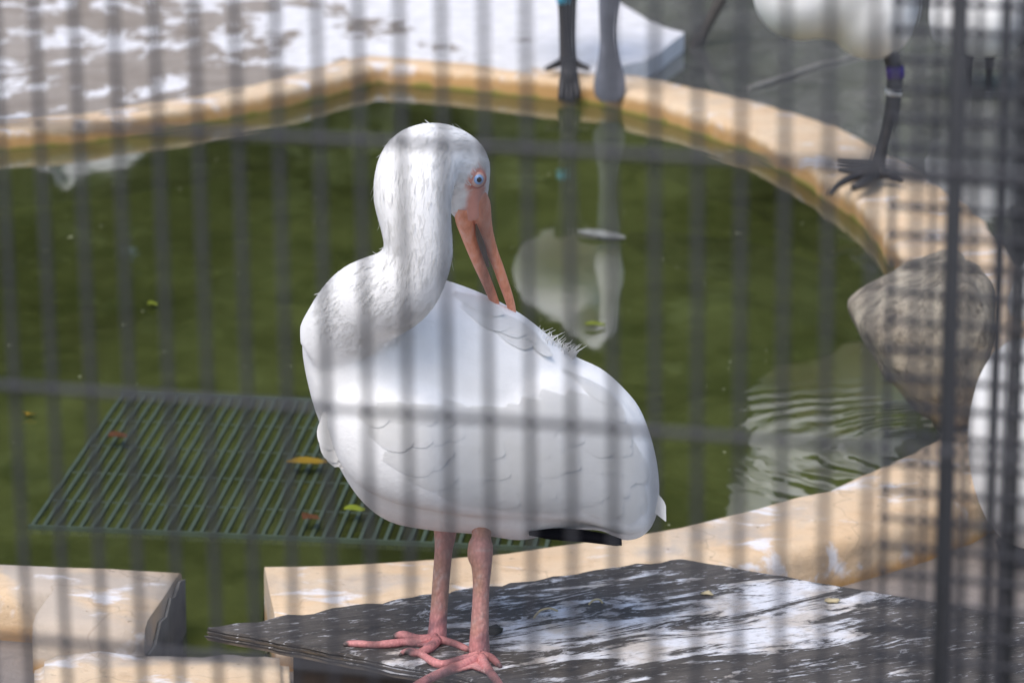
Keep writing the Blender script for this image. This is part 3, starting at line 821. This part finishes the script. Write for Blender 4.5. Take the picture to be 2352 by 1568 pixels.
# feathers ------------------------------------------------------------
def blade(vs, fs, p, n, flow, L, Wd, lift, nu=6, snap=True, curl=0.0, tip=.75):
    n = n.normalized(); t = (flow - n * flow.dot(n))
    if t.length < 1e-5: return
    t.normalize(); s = n.cross(t); b0 = len(vs); prev = p
    for i in range(nu):
        a = i / (nu - 1)
        w = Wd * (.35 + .65 * min(1, a / .45)) if a < .6 else Wd * math.sqrt(max(0, 1 - ((a - .6) / .4) ** 2 * .97)) if tip > .5 else Wd * (1 - (a - .6) / .4 * .95)
        c = p + t * (L * a)
        for k in (-1, -.5, 0, .5, 1):
            q = c + s * (w * .5 * k)
            if snap:
                r = bvh.find_nearest(q)
                if r[0] is not None and (r[0] - q).length < .03: q = r[0] + r[1] * (.0004 + lift * (a ** 1.3) * (1 - .35 * abs(k)))
            else:
                q = q + n * (lift * a * a - .15 * abs(k) * w * .5) + Vector((0, 0, curl * a * a))
            vs.append(q)
    for i in range(nu - 1):
        for k in range(4):
            a = b0 + i * 5 + k; fs.append((a, a + 5, a + 6, a + 1))
def blades_obj(name, vs, fs, m, parent, label=None, kind=None, soft=0.0):
    me = bpy.data.meshes.new(name); me.from_pydata(vs, [], fs); o = put(name, me, m, parent)
    if soft:                                  # shade each barb like the plumage it lies on
        me.update(); nn = []
        for v in me.vertices:
            r = bvh.find_nearest(v.co); nn.append((r[1] * soft + v.normal * (1 - soft)).normalized() if r[0] is not None else v.normal)
        me.normals_split_custom_set_from_vertices(nn)
    if label: o['label'] = label
    if kind: o['kind'] = kind
    return o
# contour feathers over torso and neck
rnd = random.Random(3); vs, fs = [], []
nk = [npt(*n)[0] for n in neck]
tail_dir = Vector((1, .1, -.42)).normalized()
polys = list(body_me.polygons); face_c = at(1090, 465, YB - .015)
def barb(p, n, flow, L, w, lift, bend):
    n = n.normalized(); t = flow - n * flow.dot(n)
    if t.length < 1e-4: return
    t.normalize(); sd2 = n.cross(t); b0 = len(vs)
    for i in range(4):
        a = i / 3; c = p + t * (L * a) + sd2 * (bend * a * a); r = bvh.find_nearest(c)
        q = r[0] + r[1] * (.0002 + lift * a ** 1.5) if r[0] is not None else c
        ww = w * (1 - .8 * a) * .5
        vs.append(q - sd2 * ww); vs.append(q + sd2 * ww)
    for i in range(3):
        k = b0 + 2 * i; fs.append((k, k + 2, k + 3, k + 1))
for _ in range(17000):
    p_ = rnd.choice(polys); p = p_.center.copy() + Vector((rnd.gauss(0, .001), rnd.gauss(0, .001), rnd.gauss(0, .001))); n = p_.normal.copy()
    if (p - face_c).length < .036: continue
    j = min(range(len(nk)), key=lambda q: (nk[q] - p).length)
    on_neck = (nk[j] - p).length < neck[j][2] * px * 1.10 and j >= 1
    if on_neck:
        flow = (nk[max(j - 1, 0)] - nk[min(j + 1, len(nk) - 1)]).normalized()
        Lf, wf, lf = rnd.uniform(.006, .011), rnd.uniform(.0010, .0020), rnd.uniform(.00005, .0003)
        if rnd.random() < .07: lf = rnd.uniform(.0014, .0038)
    else:
        continue
        flow = tail_dir + Vector((0, 0, -.3 * sst(900, 720, 1176 + p.x / px)))
        Lf, wf, lf = rnd.uniform(.010, .018), rnd.uniform(.0012, .0020), rnd.uniform(.0001, .0003)
    flow = flow + Vector((rnd.gauss(0, .16), rnd.gauss(0, .16), rnd.gauss(0, .16)))
    barb(p, n, flow, Lf, wf, lf, rnd.gauss(0, .001))
blades_obj('plumage', vs, fs, M['vane'], ibis, 'fine white down of neck and body', 'stuff', .97)
# large wing feathers of the folded near wing, one by one
def wing_feather(x, y, dx, dy, L, Wd, lift):
    p, n = hit(x, y)
    if p is None: return
    q = at(x + dx, y + dy, p.y); vs, fs = [], []
    blade(vs, fs, p, n, (q - p), L, Wd, lift, 9)
    blades_obj('wing_feather', vs, fs, M['vane'], ibis, soft=.72)
rnd = random.Random(8)
for r_, (x0, y0, x1, y1, n, L, Wd) in enumerate([(820, 930, 1010, 930, 6, .035, .022), (840, 985, 1120, 930, 8, .045, .026), (880, 1040, 1200, 915, 9, .055, .028),
                                       (930, 1090, 1290, 900, 10, .065, .030), (1000, 1125, 1350, 950, 9, .075, .030), (1090, 1150, 1390, 1010, 8, .085, .030)]):
    for i in range(n):
        t = i / (n - 1); x, y = x0 + (x1 - x0) * t, y0 + (y1 - y0) * t
        wing_feather(x + rnd.gauss(0, 6), y + rnd.gauss(0, 6), 100, 26 + 30 * t + rnd.gauss(0, 6), L * rnd.uniform(.9, 1.1), Wd * rnd.uniform(.9, 1.1), rnd.uniform(.0013, .0021))
for x, y, dx, dy, L in [(1290, 850, 100, 70, .062), (1340, 880, 90, 80, .06), (1375, 920, 80, 90, .058), (1240, 900, 100, 60, .066), (1300, 945, 90, 70, .066), (1350, 985, 80, 85, .062), (1385, 1030, 60, 90, .058),
                      (1200, 1000, 100, 55, .07), (1270, 1040, 90, 62, .07), (1330, 1080, 80, 66, .066), (1170, 1075, 100, 38, .07), (1240, 1110, 100, 40, .07), (1310, 1135, 90, 46, .062), (1120, 1120, 100, 26, .07), (1190, 1150, 100, 24, .07)]:
    wing_feather(x, y, dx, dy, L, rnd.uniform(.024, .030), rnd.uniform(.0015, .0024))
# feathers parted by the bill, wrist tuft, tail tip, loose plume
def free(x, y, Y, dx, dy, L, Wd, lift=.004, dyY=0.0, name='back_feather', tip=.8):
    p = at(x, y, Y); q = at(x + dx, y + dy, Y + dyY); vs, fs = [], []
    f = q - p; n = (CAM - p).normalized() + Vector((0, 0, .15))
    blade(vs, fs, p, n, f, L, Wd, lift, 9, False, 0, tip); blades_obj(name, vs, fs, M['vane'], ibis)
for x, y, dx, dy, L, Wd, lf in [(1040, 672, 100, 46, .052, .030, .006), (1060, 700, 100, 40, .050, .028, .004), (1100, 712, 100, 34, .05, .03, .005), (1140, 722, 100, 44, .045, .026, .005), (1165, 735, 100, 56, .04, .022, .005), (1190, 756, 100, 60, .036, .018, .006), (1120, 735, 100, 40, .05, .026, .003), (1205, 772, 100, 60, .032, .015, .006)]:
    wing_feather(x, y, dx, dy, L, Wd, lf)
for x, y, dx, dy, L, Wd in [(756, 950, 10, 100, .046, .024), (764, 960, 8, 100, .046, .022), (752, 945, 6, 100, .036, .022), (775, 970, 12, 100, .044, .020)]:
    free(x, y, bY(x) - .055, dx, dy, L, Wd, .0, name='wrist_feather', tip=.8)
for x, y, dx, dy, L, Wd in [(1440, 1000, 40, 100, .05, .022), (1450, 1060, 40, 100, .05, .022), (1430, 1110, 60, 90, .045, .022), (1400, 1140, 70, 60, .045, .022), (1460, 1090, 42, 80, .045, .018)]:
    wing_feather(x, y, dx, dy, L, Wd, .0012)
free(1492, 1120, bY(1498) - .01, 42, 92, .036, .014, .0, name='tail_feather', tip=.2)
bm = bmesh.new()
for k in range(90):
    t = rnd.random(); x, y = 1236 + 84 * t, 778 + 48 * t + rnd.gauss(0, 3)
    p = at(x, y, bY(1280) + rnd.uniform(-.02, .02)); l = rnd.uniform(.005, .014); sx = rnd.gauss(.004, .005)
    q = p + Vector((sx, rnd.gauss(0, .004), l))
    tube(bm, [p, p.lerp(q, .5) + Vector((-.25 * sx, 0, .001)), q], [.00055, .00042, .00015], 4)
put('loose_plume', bm, M['vane'], ibis)['label'] = 'loose downy plume standing up on the lower back'
# black wing tip below the tail coverts
bm = bmesh.new(); rg = []
for x, yt, yb in [(1215, 1214, 1226), (1258, 1212, 1236), (1300, 1214, 1240), (1345, 1218, 1243), (1390, 1226, 1248), (1415, 1234, 1251), (1428, 1241, 1248)]:
    Yc = bY(x) - .045; a, b = at(x, yt, Yc), at(x, yb, Yc); c = (a + b) / 2; h = (a - b).length / 2
    rg.append([c + Vector((0, .010 * math.cos(t), h * math.sin(t))) for t in [2 * math.pi * i / 12 for i in range(12)]])
loft(bm, rg); bmesh.ops.recalc_face_normals(bm, faces=bm.faces)
put('wing_tip', bm, M['black_feather'], ibis)['label'] = 'black wing tip feathers below the white tail'

# ================================================================== OTHER WHITE WADERS
def wader(label, Y, lobes, neck, head, bill_pts, legs, toes, base, band=None, ztoe=.05, bill_m='grey_bill', yoff=0.0):
    u = mpp(Y); root = empty('white_spoonbill', base); tag(root, label, 'bird', 'spoonbills round the pond')
    bm = bmesh.new()
    for x, y, hw, hh, dep, dy in lobes:
        r = bmesh.ops.create_icosphere(bm, subdivisions=3, radius=1)
        bmesh.ops.transform(bm, matrix=Matrix.Translation(at(x, y, Y + dy)) @ Matrix.Diagonal((hw * u, dep, hh * u, 1)), verts=r['verts'])
    stube(bm, [(at(x, y, Y + dy), r * u) for x, y, r, dy in neck], 4, 14)
    me = fuse(bm, .007, 22); bm = bmesh.new(); bm.from_mesh(me); nt_ = len(bm.faces)
    for lg in legs: stube(bm, [(at(x, y, Y + dy), r * u) for x, y, r, dy in lg], 4, 10)
    for tp_ in toes: stube(bm, [(on(x, y, ztoe + r * u * .8), r * u) if len(q) == 3 else (at(x, y, q[3]), r * u) for q in tp_ for x, y, r in [q[:3]]], 3, 8)
    bmesh.ops.recalc_face_normals(bm, faces=bm.faces)
    for i, f in enumerate(bm.faces): f.material_index = 0 if i < nt_ else 1
    o = put('body', bm, None, root); o.data.materials.append(M['white_feather']); o.data.materials.append(M['black_leg'])
    bm = bmesh.new(); d = spline([(x, y, w, th_, dy) for x, y, w, th_, dy in bill_pts], 4); rg = []
    for x, y, w, th_, dy in d:
        c = at(x, y, Y + dy); rg.append((c, max(w * u, .001), max(th_ * u, .001)))
    tube(bm, [c for c, _, _ in rg], [(w, t) for _, w, t in rg], 12, 1, Vector((1, 0, 0)) if abs(d[-1][1] - d[0][1]) > abs(d[-1][0] - d[0][0]) else Vector((0, 1, 0)))
    put('bill', bm, M[bill_m], root)
    for (x, y, r, h, dy, mk) in band or []:
        bm = bmesh.new(); a, b = at(x[0], y - h, Y + dy), at(x[1], y + h, Y + dy); tube(bm, [a, b], [r * u, r * u], 12); put('leg_band', bm, M[mk], root)
    return root
pa = on(1303, 142, .046); YA = pa.y
wader('white spoonbill with a cyan leg band, bill hanging straight down over the far rim', YA,
      [(1308, -245, 132, 100, .17, .02)],
      [(1340, -300, 50, -.08), (1375, -310, 28, -.17), (1402, -250, 24, -.235), (1406, -160, 26, -.245), (1402, -90, 34, -.245), (1402, -50, 24, -.245)], None,
      [(1402, -70, 26, 20, -.245), (1400, -10, 24, 14, -.245), (1396, 40, 19, 9, -.245), (1396, 90, 17, 7, -.245), (1398, 140, 24, 6, -.245), (1400, 185, 35, 5, -.245), (1400, 218, 33, 4, -.245), (1400, 234, 18, 3, -.245)],
      [[(1292, -170, 20, 0), (1294, -60, 11, 0), (1293, 0, 10, 0), (1297, 70, 11, 0), (1302, 135, 15, 0)], [(1330, -170, 20, .03), (1318, -60, 9, .03), (1312, 20, 9, .025), (1310, 90, 9, .02), (1310, 138, 12, .02)]],
      [[(1302, 140, 13), (1280, 148, 9), (1256, 158, 6)], [(1306, 140, 13), (1330, 150, 9), (1352, 158, 6)], [(1304, 142, 14), (1304, 160, 13), (1296, 188, 11, YA - .165), (1290, 230, 9, YA - .180)], [(1308, 142, 14), (1310, 160, 13), (1318, 190, 11, YA - .165), (1326, 226, 8, YA - .180)], [(1306, 150, 10), (1306, 165, 12), (1307, 195, 13, YA - .165), (1308, 232, 9, YA - .18)]],
      pa, [((1294, 1293), -2, 14, 10, 0, 'cyan_band')])
pb_ = on(2012, 395, .05); YBb = pb_.y
wader('white spoonbill with a purple leg band standing on the rim beside the boulder', YBb,
      [(1838, -25, 112, 118, .12, -.02), (2000, 0, 116, 138, .13, 0), (1920, -60, 185, 150, .14, 0)],
      [(1790, -150, 80, -.02), (1735, -260, 48, -.02), (1735, -360, 40, -.02), (1770, -430, 40, -.02), (1740, -460, 44, -.02), (1710, -450, 30, -.02)], None,
      [(1730, -455, 26, 18, -.02), (1670, -440, 18, 10, -.02), (1590, -415, 17, 6, -.02), (1520, -392, 34, 5, -.02), (1480, -380, 26, 4, -.02)],
      [[(2030, 90, 30, -.01), (2044, 130, 18, 0), (2055, 175, 18, 0), (2050, 235, 17, 0), (2042, 280, 16, 0), (2028, 330, 16, 0), (2014, 385, 20, 0)]],
      [[(2012, 388, 18), (1970, 378, 10), (1925, 372, 6)], [(2012, 392, 18), (1970, 392, 10), (1928, 388, 6)], [(2010, 396, 18), (1965, 405, 12), (1925, 425, 8), (1905, 445, 5)], [(2012, 396, 18), (2045, 398, 12), (2070, 412, 6)], [(2008, 398, 16), (1985, 420, 13), (1960, 430, 9)]],
      pb_, [((2054, 2057), 165, 21, 14, 0, 'purple_band'), ((2052, 2050), 212, 20, 6, 0, 'white_band')])
pc = on(2240, 212, .0); YC = pc.y
wader('white spoonbill wading in the lake beyond the purple-banded one', YC,
      [(2255, 25, 125, 108, .14, 0), (2190, 40, 60, 75, .10, -.02), (2290, 60, 70, 60, .1, .03)],
      [(2190, -40, 60, 0), (2160, -140, 36, 0), (2180, -230, 32, 0), (2165, -280, 34, 0), (2140, -270, 24, 0)], None,
      [(2160, -275, 22, 15, 0), (2110, -250, 15, 8, 0), (2040, -210, 14, 5, 0), (1990, -180, 28, 4, 0), (1970, -168, 20, 3, 0)],
      [[(2225, 110, 22, 0), (2222, 160, 10, 0), (2224, 230, 10, 0), (2224, 300, 10, 0)], [(2272, 110, 22, 0), (2272, 160, 10, 0), (2270, 230, 10, 0), (2270, 300, 10, 0)]],
      [], Vector((pc.x, pc.y, -.08)))
YD = 10.0
wader('white spoonbill standing far back on the white-washed slab', YD,
      [(130, -700, 130, 150, .13, 0), (225, -695, 125, 150, .13, .02)],
      [(165, -770, 50, 0), (140, -820, 34, -.02), (115, -850, 28, -.04), (105, -855, 28, -.05)], None,
      [(108, -850, 18, 13, -.06), (95, -820, 14, 8, -.09), (90, -790, 13, 5, -.1), (88, -740, 24, 4, -.1), (88, -720, 16, 3, -.1)],
      [[(150, -540, 20, 0), (150, -440, 8, 0), (150, -340, 8, 0), (150, -255, 9, 0)], [(190, -540, 20, 0), (190, -440, 8, 0), (190, -340, 8, 0), (190, -255, 9, 0)]],
      [[(150, -252, 9), (130, -248, 6), (105, -246, 4)], [(150, -252, 9), (160, -240, 6), (165, -225, 4)], [(190, -252, 9), (210, -248, 6), (230, -246, 4)], [(190, -252, 9), (185, -240, 6), (180, -225, 4)]],
      on(170, -250, tipz), None, tipz)

pe = on(2330, 1330, .012); YE = pe.y + .04
wader('white spoonbill standing on the ground right behind the mesh gate', YE,
      [(2350, 1010, 128, 240, .12, 0), (2360, 1090, 120, 170, .12, .02), (2430, 930, 110, 190, .12, .06)],
      [(2380, 720, 80, 0), (2400, 600, 50, -.02), (2440, 520, 44, -.02), (2480, 500, 46, -.02), (2520, 520, 30, -.02)], None,
      [(2500, 505, 26, 18, -.02), (2560, 560, 18, 10, -.02), (2620, 640, 17, 6, -.02), (2670, 720, 34, 5, -.02), (2690, 750, 26, 4, -.02)],
      [[(2310, 1240, 24, 0), (2312, 1290, 13, 0), (2312, 1350, 12, 0), (2312, 1392, 13, -.02)], [(2370, 1240, 24, 0), (2370, 1290, 13, 0), (2370, 1350, 12, 0), (2370, 1392, 13, -.02)]],
      [], pe, None, .012)

# ================================================================== SMALL THINGS
bm = bmesh.new(); a = on(1580, 150, -.03); stube(bm, [(a, .005), (at(1600, 100, a.y + .02), .009), (at(1655, 0, a.y + .06), .012), (at(1720, -120, a.y + .1), .008)], 3, 8)
tag(put('bamboo_stick', bm, M['stick']), 'dark thin stick leaning out of the lake beside the slab', 'stick')
bm = bmesh.new(); stube(bm, [(on(1715, 205, .004), .005), (on(1780, 185, .006), .005), (on(1880, 152, .004), .005), (on(2040, 112, .004), .005)], 4, 8)
tag(put('rope', bm, M['rope']), 'pale rope lying along the lake surface behind the rim', 'rope')
def straw(pts, label):
    bm = bmesh.new(); stube(bm, [(on(x, y, zb + h), .0011) for x, y, h in pts], 4, 6)
    tag(put('straw', bm, M['straw']), label, 'straw', 'litter on the plywood board')
straw([(1226, 1418, .002), (1240, 1402, .006), (1262, 1396, .008), (1280, 1402, .002)], 'bent straw nearest the feet of the ibis')
straw([(1352, 1388, .002), (1362, 1378, .006), (1376, 1376, .006), (1384, 1384, .002)], 'short curled straw farther from the ibis on the board')
def crumb(x, y, s, m, label):
    bm = bmesh.new(); bmesh.ops.create_icosphere(bm, subdivisions=2, radius=s)
    for v in bm.verts: v.co *= 1 + .9 * mnoise.noise(v.co * 260 + Vector((x * .37, y * .73, 0))); v.co.z *= .5; v.co.x *= 1.3
    o = put('food_crumb', bm, M[m]); o.location = on(x, y, zb) + Vector((0, 0, s * .45)); tag(o, label, 'crumb', 'litter on the plywood board')
crumb(1624, 1366, .0042, 'straw', 'yellow food crumb on the white droppings')
crumb(1912, 1384, .0048, 'straw', 'yellow food crumb near the back edge of the board')
crumb(1130, 1455, .009, 'wet', 'black droppings lump behind the near leg of the ibis')
